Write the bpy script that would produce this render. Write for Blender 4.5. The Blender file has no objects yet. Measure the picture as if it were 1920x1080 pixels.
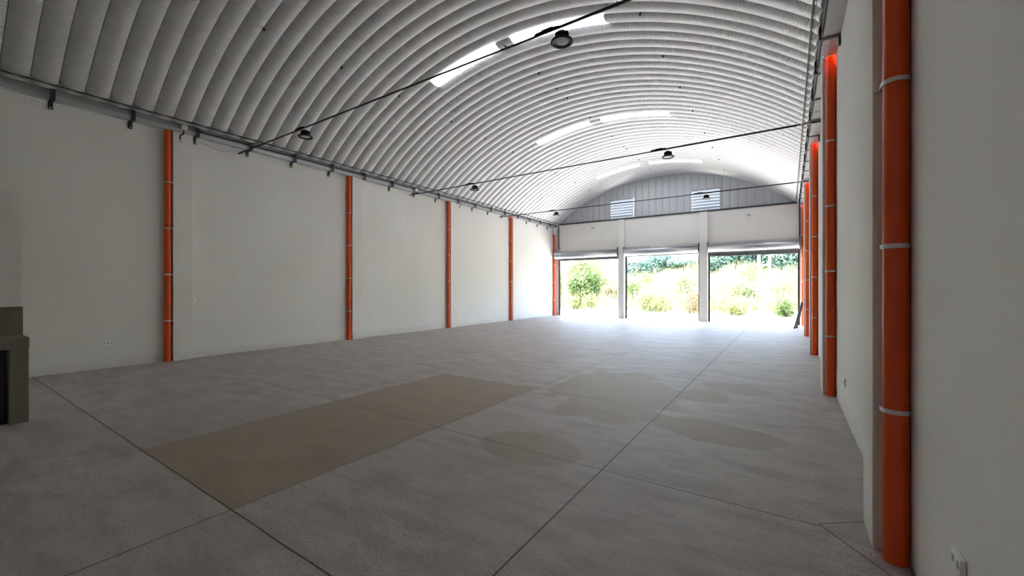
import bpy, math, random
from mathutils import Vector, Matrix

random.seed(7)
sc = bpy.context.scene
COL = sc.collection
PI = math.pi

# ------------------------------------------------------------------ dimensions
XL, XR = -11.23, 0.585          # inner faces of the long walls
YB, YE = -3.0, 21.20            # inner faces of the back and the door wall
XC = -5.29                      # middle of the vault
HALF, ZE, APEX = 5.63, 5.20, 7.20
RISE = APEX - ZE
RAD = (HALF * HALF + RISE * RISE) / (2 * RISE)
ZC = APEX - RAD
SEAM0, PW = 1.268, 0.334        # first roof seam, panel width
ZG = 5.0                        # gutter bottom
GW = 0.165                      # gutter width


def arc_z(x):
    return ZC + math.sqrt(max(RAD * RAD - (x - XC) ** 2, 0))


# ------------------------------------------------------------------ materials
def new_mat(name):
    m = bpy.data.materials.new(name)
    m.use_nodes = True
    nt = m.node_tree
    b = nt.nodes['Principled BSDF']
    return m, nt, b


def N(nt, typ, **kw):
    n = nt.nodes.new(typ)
    for k, v in kw.items():
        setattr(n, k, v)
    return n


def L(nt, a, b):
    nt.links.new(a, b)


def math_n(nt, op, a, b=None, c=None, clamp=False):
    n = N(nt, 'ShaderNodeMath', operation=op)
    n.use_clamp = clamp
    for i, v in enumerate((a, b, c)):
        if v is None:
            continue
        if hasattr(v, 'default_value'):
            L(nt, v, n.inputs[i])
        else:
            n.inputs[i].default_value = v
    return n.outputs[0]


def mix_rgb(nt, fac, a, b, blend='MIX'):
    n = N(nt, 'ShaderNodeMix', data_type='RGBA', blend_type=blend)
    for i, v in ((0, fac), (6, a), (7, b)):
        if hasattr(v, 'default_value'):
            L(nt, v, n.inputs[i])
        else:
            n.inputs[i].default_value = v
    return n.outputs[2]


def rgb(r, g, b):
    return (r, g, b, 1)


def noise(nt, vec, scale, detail=4, rough=0.55, dist=0.0):
    n = N(nt, 'ShaderNodeTexNoise')
    n.inputs['Scale'].default_value = scale
    n.inputs['Detail'].default_value = detail
    n.inputs['Roughness'].default_value = rough
    n.inputs['Distortion'].default_value = dist
    L(nt, vec, n.inputs['Vector'])
    return n.outputs[0]


def ramp(nt, fac, p0, p1, c0=(0, 0, 0, 1), c1=(1, 1, 1, 1)):
    r = N(nt, 'ShaderNodeValToRGB')
    r.color_ramp.elements[0].position = p0
    r.color_ramp.elements[1].position = p1
    r.color_ramp.elements[0].color = c0
    r.color_ramp.elements[1].color = c1
    L(nt, fac, r.inputs[0])
    return r.outputs[0]


def obj_vec(nt):
    return N(nt, 'ShaderNodeTexCoord').outputs['Object']


def scaled(nt, vec, s):
    m = N(nt, 'ShaderNodeMapping')
    m.inputs['Scale'].default_value = s
    L(nt, vec, m.inputs['Vector'])
    return m.outputs[0]


def bump(nt, b, height, strength, dist):
    n = N(nt, 'ShaderNodeBump')
    n.inputs['Strength'].default_value = strength
    n.inputs['Distance'].default_value = dist
    L(nt, height, n.inputs['Height'])
    L(nt, n.outputs[0], b.inputs['Normal'])


def simple(name, col, rough=0.5, metal=0.0, var=0.06, scale=8.0, spec=None):
    m, nt, b = new_mat(name)
    v = obj_vec(nt)
    f = noise(nt, v, scale)
    dark = rgb(*[c * (1 - var) for c in col])
    light = rgb(*[min(c * (1 + var), 1) for c in col])
    L(nt, mix_rgb(nt, f, dark, light), b.inputs['Base Color'])
    b.inputs['Roughness'].default_value = rough
    b.inputs['Metallic'].default_value = metal
    if spec is not None:
        b.inputs['Specular IOR Level'].default_value = spec
    return m


def plaster_mat():
    m, nt, b = new_mat('white_plaster')
    v = obj_vec(nt)
    big = noise(nt, v, 0.55, 4, 0.6)
    streak = noise(nt, scaled(nt, v, (3, 3, 0.5)), 1.3, 4, 0.6)
    fine = noise(nt, v, 16, 5, 0.65)
    c = mix_rgb(nt, ramp(nt, big, 0.3, 0.7), rgb(0.745, 0.728, 0.685), rgb(0.81, 0.80, 0.77))
    c = mix_rgb(nt, ramp(nt, streak, 0.35, 0.75), c, rgb(0.77, 0.755, 0.715))
    # grime near the floor
    sep = N(nt, 'ShaderNodeSeparateXYZ')
    L(nt, v, sep.inputs[0])
    low = noise(nt, scaled(nt, v, (1, 1, 1.6)), 3.0, 5, 0.7)
    hgt = math_n(nt, 'ADD', sep.outputs[2], math_n(nt, 'MULTIPLY', low, 0.55))
    dirt = ramp(nt, hgt, 0.22, 0.5, rgb(1, 1, 1), rgb(0, 0, 0))
    c = mix_rgb(nt, math_n(nt, 'MULTIPLY', dirt, 0.45), c, rgb(0.50, 0.475, 0.42))
    c = mix_rgb(nt, math_n(nt, 'MULTIPLY', ramp(nt, fine, 0.62, 0.8), 0.10), c, rgb(0.55, 0.53, 0.48))
    L(nt, c, b.inputs['Base Color'])
    b.inputs['Roughness'].default_value = 0.75
    b.inputs['Specular IOR Level'].default_value = 0.25
    bump(nt, b, noise(nt, v, 6, 4, 0.65), 0.35, 0.006)
    return m


def floor_mat():
    m, nt, b = new_mat('concrete_floor')
    v = obj_vec(nt)
    sep = N(nt, 'ShaderNodeSeparateXYZ')
    L(nt, v, sep.inputs[0])
    X, Y = sep.outputs[0], sep.outputs[1]
    big = noise(nt, v, 0.45, 3, 0.6)
    mid = noise(nt, scaled(nt, v, (0.9, 2.2, 1)), 1.7, 6, 0.70)
    c = mix_rgb(nt, ramp(nt, big, 0.3, 0.7), rgb(0.395, 0.355, 0.325), rgb(0.485, 0.445, 0.415))
    c = mix_rgb(nt, ramp(nt, mid, 0.42, 0.62), c, rgb(0.36, 0.325, 0.30))
    # trowel streaks
    st = noise(nt, scaled(nt, v, (0.7, 3.0, 1)), 2.4, 6, 0.72)
    c = mix_rgb(nt, math_n(nt, 'MULTIPLY', ramp(nt, st, 0.55, 0.75), 0.5), c, rgb(0.60, 0.57, 0.54))
    c = mix_rgb(nt, math_n(nt, 'MULTIPLY', ramp(nt, st, 0.22, 0.45, rgb(1, 1, 1), rgb(0, 0, 0)), 0.8), c, rgb(0.27, 0.245, 0.225))
    # brown damp panels and stains
    wob = noise(nt, v, 1.6, 2, 0.5)
    wob2 = noise(nt, v, 7.0, 3, 0.6)
    w = math_n(nt, 'ADD', math_n(nt, 'MULTIPLY', math_n(nt, 'SUBTRACT', wob, 0.5), 1.5),
               math_n(nt, 'MULTIPLY', math_n(nt, 'SUBTRACT', wob2, 0.5), 0.5))
    mask = None

    def add_mask(k):
        nonlocal mask
        mask = k if mask is None else math_n(nt, 'MAXIMUM', mask, k)

    def box_mask(x0, x1, y0, y1, soft=0.03, wig=0.10):
        dx = math_n(nt, 'SUBTRACT', (x1 - x0) / 2, math_n(nt, 'ABSOLUTE', math_n(nt, 'SUBTRACT', X, (x0 + x1) / 2)))
        dy = math_n(nt, 'SUBTRACT', (y1 - y0) / 2, math_n(nt, 'ABSOLUTE', math_n(nt, 'SUBTRACT', Y, (y0 + y1) / 2)))
        d = math_n(nt, 'ADD', math_n(nt, 'MINIMUM', dx, dy), math_n(nt, 'MULTIPLY', w, wig))
        return math_n(nt, 'DIVIDE', math_n(nt, 'ADD', d, soft), 2 * soft, clamp=True)

    patchy = ramp(nt, st, 0.36, 0.66, rgb(1, 1, 1), rgb(0.72, 0.72, 0.72))

    def ell(cx, cy, rx, ry, rot, wig, amt):
        ca, sa = math.cos(rot), math.sin(rot)
        px = math_n(nt, 'SUBTRACT', X, cx)
        py = math_n(nt, 'SUBTRACT', Y, cy)
        qx = math_n(nt, 'ADD', math_n(nt, 'MULTIPLY', px, ca / rx), math_n(nt, 'MULTIPLY', py, sa / rx))
        qy = math_n(nt, 'ADD', math_n(nt, 'MULTIPLY', px, -sa / ry), math_n(nt, 'MULTIPLY', py, ca / ry))
        r = math_n(nt, 'SQRT', math_n(nt, 'ADD', math_n(nt, 'MULTIPLY', qx, qx), math_n(nt, 'MULTIPLY', qy, qy)))
        r = math_n(nt, 'ADD', r, math_n(nt, 'MULTIPLY', w, wig))
        k = math_n(nt, 'DIVIDE', math_n(nt, 'SUBTRACT', 1.06, r), 0.12, clamp=True)
        return math_n(nt, 'MULTIPLY', k, math_n(nt, 'MULTIPLY', patchy, amt))

    add_mask(math_n(nt, 'MULTIPLY', box_mask(-5.29, -3.33, 1.33, 5.62, 0.015, 0.05), 1.0))
    add_mask(ell(-2.14, 3.53, 0.53, 0.41, 0.0, 0.15, 0.85))
    add_mask(ell(-2.25, 6.2, 0.98, 1.55, 0.25, 0.7, 0.95))
    add_mask(ell(-1.85, 5.0, 0.35, 0.35, 0.0, 0.6, 0.85))
    add_mask(ell(-0.72, 5.03, 0.70, 0.36, -0.12, 0.45, 0.95))
    add_mask(ell(-1.05, 6.6, 0.36, 0.42, 0.2, 0.35, 0.95))
    add_mask(ell(-0.7, 7.4, 0.50, 0.36, -0.3, 0.35, 0.75))
    add_mask(ell(-6.6, 7.9, 0.6, 0.25, 0.4, 0.6, 0.5))
    add_mask(ell(-4.0, 11.2, 0.5, 0.4, 0.1, 0.6, 0.4))
    add_mask(ell(-4.9, 0.55, 0.28, 0.05, 0.5, 0.5, 0.5))
    tone = mix_rgb(nt, ramp(nt, mid, 0.3, 0.7), rgb(0.278, 0.220, 0.155), rgb(0.375, 0.305, 0.225))
    c = mix_rgb(nt, math_n(nt, 'MULTIPLY', mask, 0.95), c, tone)
    # exposed aggregate speckle
    v1 = N(nt, 'ShaderNodeTexVoronoi')
    v1.inputs['Scale'].default_value = 42
    L(nt, v, v1.inputs['Vector'])
    agg = noise(nt, v, 60, 2, 0.7)
    area = ramp(nt, big, 0.42, 0.62)
    sp = math_n(nt, 'MULTIPLY', ramp(nt, agg, 0.54, 0.70), math_n(nt, 'ADD', 0.35, math_n(nt, 'MULTIPLY', area, 0.5)))
    sp = math_n(nt, 'MULTIPLY', sp, math_n(nt, 'SUBTRACT', 1.0, math_n(nt, 'MULTIPLY', mask, 0.8)))
    c = mix_rgb(nt, sp, c, rgb(0.16, 0.14, 0.125))
    pits = math_n(nt, 'MULTIPLY', ramp(nt, v1.outputs['Distance'], 0.05, 0.11, rgb(1, 1, 1), rgb(0, 0, 0)),
                  ramp(nt, wob2, 0.56, 0.66))
    c = mix_rgb(nt, math_n(nt, 'MULTIPLY', pits, 0.55), c, rgb(0.11, 0.10, 0.09))
    lights = ramp(nt, noise(nt, scaled(nt, v, (1, 1.2, 1)), 4.5, 3, 0.5), 0.74, 0.80)
    c = mix_rgb(nt, math_n(nt, 'MULTIPLY', lights, 0.5), c, rgb(0.58, 0.56, 0.53))
    # saw-cut joints, slightly wavering
    jm = None

    def joint(coord, at, wd, amt, gate=None):
        nonlocal jm
        d = math_n(nt, 'ABSOLUTE', math_n(nt, 'SUBTRACT', coord, at))
        k = math_n(nt, 'LESS_THAN', d, wd)
        k = math_n(nt, 'MULTIPLY', k, amt)
        if gate is not None:
            k = math_n(nt, 'MULTIPLY', k, gate)
        jm = k if jm is None else math_n(nt, 'MAXIMUM', jm, k)

    jw = math_n(nt, 'MULTIPLY', math_n(nt, 'SUBTRACT', wob, 0.5), 0.018)
    wx = math_n(nt, 'ADD', X, jw)
    wy = math_n(nt, 'ADD', Y, jw)
    joint(wx, -1.36, 0.0065, 0.85)
    joint(wx, -3.33, 0.0065, 0.75)
    joint(wx, -5.28, 0.0045, 0.5)
    joint(wx, -7.25, 0.0045, 0.4)
    joint(wx, -9.2, 0.0045, 0.35)
    left_of = math_n(nt, 'LESS_THAN', X, 0.17)
    joint(wy, 1.335, 0.0065, 0.85)
    joint(wy, 3.44, 0.006, 0.7, left_of)
    joint(wy, 5.6, 0.006, 0.6)
    for yy in (7.78, 9.95, 12.1, 14.3, 16.5, 18.7):
        joint(wy, yy, 0.006, 0.4)
    # forked crack by the first right-hand pilaster
    right_of = math_n(nt, 'GREATER_THAN', X, 0.17)
    joint(math_n(nt, 'SUBTRACT', wy, math_n(nt, 'MULTIPLY', math_n(nt, 'SUBTRACT', X, 0.17), 0.8)), 3.47, 0.006, 0.7, right_of)
    joint(math_n(nt, 'ADD', wy, math_n(nt, 'MULTIPLY', math_n(nt, 'SUBTRACT', X, 0.17), 1.32)), 3.47, 0.008, 0.8, right_of)
    c = mix_rgb(nt, jm, c, rgb(0.045, 0.04, 0.033))
    L(nt, c, b.inputs['Base Color'])
    rg = math_n(nt, 'ADD', 0.42, math_n(nt, 'MULTIPLY', mid, 0.25))
    L(nt, rg, b.inputs['Roughness'])
    b.inputs['Specular IOR Level'].default_value = 0.25
    bump(nt, b, agg, 0.2, 0.002)
    return m


def roof_mat():
    m, nt, b = new_mat('galvalume_roof_sheet')
    uv = N(nt, 'ShaderNodeUVMap').outputs[0]
    sep = N(nt, 'ShaderNodeSeparateXYZ')
    L(nt, uv, sep.inputs[0])
    v = obj_vec(nt)
    n1 = noise(nt, v, 0.7, 4)
    c = mix_rgb(nt, n1, rgb(0.58, 0.585, 0.59), rgb(0.65, 0.655, 0.66))
    L(nt, c, b.inputs['Base Color'])
    b.inputs['Metallic'].default_value = 0.62
    b.inputs['Roughness'].default_value = 0.52
    # fine crimps across every panel, strongest on its flanks
    wv = math_n(nt, 'SINE', math_n(nt, 'MULTIPLY', sep.outputs[0], 2 * PI / 0.044))
    t = math_n(nt, 'ABSOLUTE', math_n(nt, 'SUBTRACT', math_n(nt, 'FRACT', sep.outputs[1]), 0.5))
    flank = math_n(nt, 'MULTIPLY', t, 2.0)
    bump(nt, b, math_n(nt, 'MULTIPLY', wv, math_n(nt, 'ADD', 0.15, flank)), 0.55, 0.006)
    return m


def translucent_mat(name, col, mixf, rough=0.4, base=None):
    m, nt, b = new_mat(name)
    v = obj_vec(nt)
    f = noise(nt, v, 6, 3)
    base = base or col
    c = mix_rgb(nt, f, rgb(*[x * 0.95 for x in base]), rgb(*[min(1, x * 1.03) for x in base]))
    L(nt, c, b.inputs['Base Color'])
    b.inputs['Roughness'].default_value = rough
    tr = N(nt, 'ShaderNodeBsdfTranslucent')
    tr.inputs[0].default_value = rgb(*col)
    mx = N(nt, 'ShaderNodeMixShader')
    mx.inputs[0].default_value = mixf
    L(nt, b.outputs[0], mx.inputs[1])
    L(nt, tr.outputs[0], mx.inputs[2])
    out = nt.nodes['Material Output']
    L(nt, mx.outputs[0], out.inputs[0])
    return m


def leaf_mat(name, c0, c1, tr_mix=0.35):
    m, nt, b = new_mat(name)
    geo = N(nt, 'ShaderNodeNewGeometry')
    c = mix_rgb(nt, geo.outputs['Random Per Island'], rgb(*c0), rgb(*c1))
    L(nt, c, b.inputs['Base Color'])
    b.inputs['Roughness'].default_value = 0.6
    tr = N(nt, 'ShaderNodeBsdfTranslucent')
    L(nt, c, tr.inputs[0])
    mx = N(nt, 'ShaderNodeMixShader')
    mx.inputs[0].default_value = tr_mix
    L(nt, b.outputs[0], mx.inputs[1])
    L(nt, tr.outputs[0], mx.inputs[2])
    L(nt, mx.outputs[0], nt.nodes['Material Output'].inputs[0])
    return m


M = {}
M['plaster'] = plaster_mat()
M['floor'] = floor_mat()
M['roof'] = roof_mat()
M['skylight'] = translucent_mat('white_polycarbonate', (0.9, 0.93, 0.95), 0.75, 0.35)
M['pipe'] = translucent_mat('orange_plastic_pipe', (0.85, 0.10, 0.02), 0.12, 0.36, base=(0.84, 0.10, 0.010))
M['galv'] = simple('galvanised_steel', (0.66, 0.67, 0.67), 0.42, 0.4, 0.12, 30)
M['gutter'] = simple('grey_sheet_metal', (0.50, 0.51, 0.515), 0.45, 0.35, 0.05, 3)
M['darksteel'] = simple('dark_primed_steel', (0.055, 0.055, 0.057), 0.5, 0.2, 0.2, 20)
M['black'] = simple('black_rubber', (0.014, 0.014, 0.015), 0.5, 0.0, 0.2, 20)
M['gable'] = simple('grey_gable_sheet', (0.50, 0.52, 0.54), 0.5, 0.25, 0.04, 1.5)
M['louver'] = simple('white_louver_sheet', (0.46, 0.49, 0.53), 0.4, 0.0, 0.03, 4)
M['shutter'] = simple('shutter_steel', (0.52, 0.53, 0.55), 0.30, 0.8, 0.05, 3)
M['concrete'] = None
M['eaverail'] = simple('mid_grey_rail', (0.37, 0.375, 0.38), 0.5, 0.3, 0.06, 6)
M['railgrey'] = simple('dull_grey_rail', (0.20, 0.203, 0.207), 0.5, 0.3, 0.06, 6)
M['whiteplastic'] = simple('white_plastic', (0.88, 0.88, 0.87), 0.4, 0.0, 0.02, 10)
M['slotgrey'] = simple('grey_socket_slot', (0.40, 0.40, 0.40), 0.5, 0.0, 0.05, 10)
M['lens'] = simple('frosted_lamp_lens', (0.55, 0.53, 0.49), 0.22, 0.0, 0.05, 12)
M['reflector'] = simple('lamp_reflector', (0.22, 0.22, 0.22), 0.3, 0.5, 0.05, 12)
M['panel'] = simple('pale_grey_enamel', (0.40, 0.455, 0.49), 0.4, 0.0, 0.03, 6)
M['apron'] = simple('pale_concrete_yard', (0.42, 0.405, 0.38), 0.85, 0.0, 0.12, 0.6)
M['postwhite'] = simple('white_painted_post', (0.80, 0.80, 0.78), 0.7, 0.0, 0.04, 4)
M['bark'] = simple('grey_brown_bark', (0.16, 0.12, 0.085), 0.85, 0.0, 0.25, 9)


def raw_concrete():
    m, nt, b = new_mat('raw_cement_render')
    v = obj_vec(nt)
    n1 = noise(nt, v, 2.2, 6, 0.65, 0.5)
    n2 = noise(nt, v, 14, 5, 0.65)
    c = mix_rgb(nt, ramp(nt, n1, 0.3, 0.7), rgb(0.16, 0.15, 0.112), rgb(0.225, 0.212, 0.172))
    c = mix_rgb(nt, math_n(nt, 'MULTIPLY', ramp(nt, n2, 0.55, 0.75), 0.4), c, rgb(0.17, 0.155, 0.12))
    L(nt, c, b.inputs['Base Color'])
    b.inputs['Roughness'].default_value = 0.7
    bump(nt, b, math_n(nt, 'ADD', n1, n2), 0.3, 0.005)
    return m


M['concrete'] = raw_concrete()


def hill_mat():
    m, nt, b = new_mat('dry_grass_bank')
    v = obj_vec(nt)
    n1 = noise(nt, v, 0.5, 6, 0.7)
    n2 = noise(nt, v, 4, 6, 0.7)
    c = mix_rgb(nt, ramp(nt, n1, 0.35, 0.65), rgb(0.30, 0.29, 0.16), rgb(0.20, 0.24, 0.10))
    c = mix_rgb(nt, math_n(nt, 'MULTIPLY', ramp(nt, n2, 0.5, 0.7), 0.5), c, rgb(0.42, 0.39, 0.26))
    L(nt, c, b.inputs['Base Color'])
    b.inputs['Roughness'].default_value = 0.9
    return m


M['hill'] = hill_mat()
M['grass'] = leaf_mat('pale_dry_grass', (0.42, 0.40, 0.22), (0.22, 0.27, 0.10), 0.4)
M['leaf_green'] = leaf_mat('fresh_green_leaf', (0.04, 0.09, 0.016), (0.19, 0.28, 0.08))
M['leaf_yellow'] = leaf_mat('yellow_green_leaf', (0.14, 0.19, 0.05), (0.36, 0.37, 0.15))
M['leaf_dark'] = leaf_mat('dark_blue_green_leaf', (0.08, 0.15, 0.13), (0.19, 0.29, 0.22))
M['leaf_brown'] = leaf_mat('brown_dry_leaf', (0.12, 0.075, 0.05), (0.30, 0.23, 0.12))


# ------------------------------------------------------------------ mesh helpers
class MB:
    def __init__(s):
        s.v, s.f, s.uv = [], [], []

    def quad_box(s, x0, x1, y0, y1, z0, z1):
        b = len(s.v)
        s.v += [(x0, y0, z0), (x1, y0, z0), (x1, y1, z0), (x0, y1, z0), (x0, y0, z1), (x1, y0, z1), (x1, y1, z1), (x0, y1, z1)]
        s.f += [tuple(b + i for i in q) for q in ((3, 2, 1, 0), (4, 5, 6, 7), (0, 1, 5, 4), (1, 2, 6, 5), (2, 3, 7, 6), (3, 0, 4, 7))]
        return s

    def obox(s, c, ax, ay, az, hx, hy, hz):
        """box with its own axes"""
        b = len(s.v)
        c, ax, ay, az = Vector(c), Vector(ax).normalized(), Vector(ay).normalized(), Vector(az).normalized()
        for dz in (-1, 1):
            for dx, dy in ((-1, -1), (1, -1), (1, 1), (-1, 1)):
                s.v.append(tuple(c + ax * hx * dx + ay * hy * dy + az * hz * dz))
        s.f += [tuple(b + i for i in q) for q in ((3, 2, 1, 0), (4, 5, 6, 7), (0, 1, 5, 4), (1, 2, 6, 5), (2, 3, 7, 6), (3, 0, 4, 7))]
        return s

    def tube(s, pts, r, n=10, caps=True, rads=None):
        pts = [Vector(p) for p in pts]
        b = len(s.v)
        prev = None
        for i, p in enumerate(pts):
            t = (pts[min(i + 1, len(pts) - 1)] - pts[max(i - 1, 0)]).normalized()
            if prev is None:
                a = Vector((0, 0, 1)) if abs(t.z) < 0.9 else Vector((1, 0, 0))
                u = t.cross(a).normalized()
            else:
                u = (prev - t * prev.dot(t)).normalized()
            prev = u
            w = t.cross(u)
            rr = rads[i] if rads else r
            for k in range(n):
                an = 2 * PI * k / n
                s.v.append(tuple(p + (u * math.cos(an) + w * math.sin(an)) * rr))
        for i in range(len(pts) - 1):
            for k in range(n):
                a0, a1 = b + i * n + k, b + i * n + (k + 1) % n
                s.f.append((a0, a1, a1 + n, a0 + n))
        if caps:
            s.f.append(tuple(b + k for k in reversed(range(n))))
            s.f.append(tuple(b + (len(pts) - 1) * n + k for k in range(n)))
        return s

    def lathe(s, prof, n=32, c=(0, 0, 0)):
        b = len(s.v)
        for r, z in prof:
            for k in range(n):
                an = 2 * PI * k / n
                s.v.append((c[0] + r * math.cos(an), c[1] + r * math.sin(an), c[2] + z))
        for i in range(len(prof) - 1):
            for k in range(n):
                a0, a1 = b + i * n + k, b + i * n + (k + 1) % n
                s.f.append((a0, a1, a1 + n, a0 + n))
        return s

    def strip(s, prof_a, prof_b):
        b = len(s.v)
        s.v += list(prof_a) + list(prof_b)
        n = len(prof_a)
        for i in range(n - 1):
            s.f.append((b + i, b + i + 1, b + n + i + 1, b + n + i))
        return s

    def build(s, name, mat, parent=None, smooth=False, loc=None):
        me = bpy.data.meshes.new(name)
        me.from_pydata(s.v, [], s.f)
        if s.uv:
            l = me.uv_layers.new(name='UVMap')
            for lp in me.loops:
                l.data[lp.index].uv = s.uv[lp.vertex_index]
        me.materials.append(mat)
        if smooth:
            for p in me.polygons:
                p.use_smooth = True
        me.update()
        o = bpy.data.objects.new(name, me)
        COL.objects.link(o)
        if parent is not None:
            o.parent = parent
        if loc is not None:
            o.location = loc
        return o


def box(name, mat, x0, x1, y0, y1, z0, z1, parent=None, loc=None):
    return MB().quad_box(x0, x1, y0, y1, z0, z1).build(name, mat, parent, loc=loc)


def tag(o, label=None, cat=None, group=None, kind=None):
    if label:
        o['label'] = label
    if cat:
        o['category'] = cat
    if group:
        o['group'] = group
    if kind:
        o['kind'] = kind
    return o


def empty(name, loc=(0, 0, 0), rz=0.0):
    o = bpy.data.objects.new(name, None)
    o.empty_display_size = 0.1
    o.location = loc
    o.rotation_euler = (0, 0, rz)
    COL.objects.link(o)
    return o


def copy_tree(o, parent=None):
    c = o.copy()
    COL.objects.link(c)
    c.parent = parent
    for ch in [q for q in bpy.data.objects if q.parent == o]:
        copy_tree(ch, c)
    return c


def bevel(o, w, seg=2):
    md = o.modifiers.new('bevel', 'BEVEL')
    md.width = w
    md.segments = seg
    md.limit_method = 'ANGLE'
    return o


ORD = ['first', 'second', 'third', 'fourth', 'fifth', 'sixth', 'seventh', 'eighth', 'ninth', 'tenth', 'eleventh']

# ------------------------------------------------------------------ setting
o = box('floor', M['floor'], XL - 0.15, XR + 0.15, YB - 0.15, YE + 0.16, -0.12, 0.0)
tag(o, 'jointed grey concrete floor with brown damp panel and stains', 'floor', kind='structure')

PIPE_Y = [3.25 + 4.43 * k for k in range(5)]
PIL_Y = [y + 0.075 for y in PIPE_Y]
ZWALL = 5.32


def long_wall(name, side, label):
    if side < 0:
        w = box(name, M['plaster'], XL - 0.15, XL, YB - 0.15, YE + 0.15, 0, ZWALL)
    else:
        w = box(name, M['plaster'], XR, XR + 0.15, YB - 0.15, YE + 0.15, 0, ZWALL)
    tag(w, label, 'wall', kind='structure')
    for y in [PIL_Y[0] - 4.43] + PIL_Y[:4]:
        if side < 0:
            p = box('pilaster', M['plaster'], XL, XL + 0.14, y, y + 0.36, 0, ZG, w)
        else:
            p = box('pilaster', M['plaster'], XR - 0.158, XR, y, y + 0.36, 0, ZG, w)
        bevel(p, 0.008)
    return w


long_wall('wall_left', -1, 'long white plastered wall on the left with shallow pilasters')
long_wall('wall_right', 1, 'long white plastered wall on the right with pilasters')
tag(box('wall_back', M['plaster'], XL, XR, YB - 0.15, YB, 0, 7.6), 'white wall behind the camera', 'wall', kind='structure')

# door wall with three openings
P1, P2 = (-7.38, -7.08), (-3.475, -3.125)
JL, JR = -10.99, 0.41
m = MB()
m.quad_box(XL, JL, YE, YE + 0.15, 0, 3.30)
m.quad_box(P1[0], P1[1], YE, YE + 0.15, 0, 3.30)
m.quad_box(P2[0], P2[1], YE, YE + 0.15, 0, 3.30)
m.quad_box(JR, XR, YE, YE + 0.15, 0, 3.30)
m.quad_box(XL, XR, YE, YE + 0.15, 3.30, 5.20)
wf = m.build('wall_far', M['plaster'])
tag(wf, 'white end wall with three wide door openings', 'wall', kind='structure')
for a, b_ in (P1, P2):
    p = box('pilaster', M['plaster'], a, b_, YE - 0.23, YE, 0, 5.14, wf)
    bevel(p, 0.008)

# gable of vertical grey sheets above the door wall
ys = YE + 0.06
m = MB()
LOUV = [(-7.93, -6.66), (-3.88, -2.60)]
LZ0, LZ1 = 5.235, 6.26
cols = []
k = 0
while XL + k * PW < XR:
    for t, off in ((0.0, -0.035), (0.04, -0.035), (0.041, 0.0), (0.3, 0.012), (0.7, 0.012), (0.999, 0.0)):
        xx = XL + 0.005 + (k + t) * PW
        if XL < xx < XR:
            cols.append((xx, ys - off))
    k += 1
for i in range(len(cols) - 1):
    (xa, ya), (xb, yb) = cols[i], cols[i + 1]
    za, zb = max(arc_z(xa) + 0.12, 5.2), max(arc_z(xb) + 0.12, 5.2)
    xm = (xa + xb) / 2
    inl = any(l0 < xm < l1 for l0, l1 in LOUV)
    spans = [(5.2, None)] if not inl else [(5.2, LZ0), (LZ1, None)]
    for s0, s1 in spans:
        k = len(m.v)
        m.v += [(xa, ya, s0), (xb, yb, s0), (xb, yb, s1 if s1 else zb), (xa, ya, s1 if s1 else za)]
        m.f.append((k, k + 1, k + 2, k + 3))
g = m.build('wall_gable', M['gable'])
sol = g.modifiers.new('thick', 'SOLIDIFY')
sol.thickness = 0.004
tag(g, 'arched gable of vertical grey metal sheets above the doors', 'wall', kind='structure')
for i, (l0, l1) in enumerate(LOUV):
    w = empty('window_%d' % (7 + i), ((l0 + l1) / 2, YE + 0.05, LZ0))
    hw, hh = (l1 - l0) / 2, LZ1 - LZ0
    fr = MB()
    fr.quad_box(-hw, -hw + 0.025, -0.05, 0.03, 0, hh)
    fr.quad_box(hw - 0.025, hw, -0.05, 0.03, 0, hh)
    fr.quad_box(-hw + 0.025, hw - 0.025, -0.05, 0.03, 0, 0.02)
    fr.quad_box(-hw + 0.025, hw - 0.025, -0.05, 0.03, hh - 0.02, hh)
    fr.build('frame', M['gable'], w)
    sl = MB()
    n = 7
    for k in range(n):
        zc = 0.02 + (hh - 0.04) * (k + 0.5) / n
        a = R = math.radians(48)
        sl.obox((0, 0.035, zc), (1, 0, 0), (0, math.cos(a), -math.sin(a)), (0, math.sin(a), math.cos(a)), hw - 0.026, 0.082, 0.004)
    sl.build('louver_slats', M['louver'], w)
    lp = MB()
    for k in range(n):
        zc = 0.02 + (hh - 0.04) * (k + 0.5) / n
        lp.quad_box(-hw + 0.027, hw - 0.027, -0.028, -0.018, zc + 0.045, zc + 0.068)
    lp.build('slat_edges', M['darksteel'], w)
    tag(w, 'white louvered vent in the gable, ' + ('the left one of two' if i == 0 else 'the right one of two'), 'window', kind='structure')
# dark angle under the gable
m = MB()
m.quad_box(XL + 0.3, XR - 0.25, YE - 0.05, YE - 0.002, 5.165, 5.20)
m.quad_box(XL + 0.3, XR - 0.25, YE - 0.05, YE - 0.045, 5.20, 5.235)
tag(m.build('trim_3', M['darksteel']), 'dark steel angle along the foot of the gable', 'trim', kind='structure')

# vaulted roof
NSEG = 76
TH = math.asin(HALF / RAD)
TS = [0.0, 0.018, 0.021, 0.08, 0.17, 0.28, 0.39, 0.5, 0.61, 0.72, 0.83, 0.92, 0.979, 0.982, 1.0]
PROF = len(TS) - 1


def prof(t):
    e = min(t, 1 - t)
    return 0.004 - 0.048 * 4 * t * (1 - t) + (0.030 * (1 - e / 0.018) if e < 0.018 else 0)


kmin = math.floor((YB - SEAM0) / PW) - 1
kmax = math.ceil((YE + 0.3 - SEAM0) / PW)
SKY_K = {19: 1, 35: 2, 52: 3}          # panel index -> skylight row
SKX = [(-7.62, -5.58), (-5.18, -2.98)]
roof = MB()
windows = {}


def ang(x):
    return math.asin((x - XC) / RAD)


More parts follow.
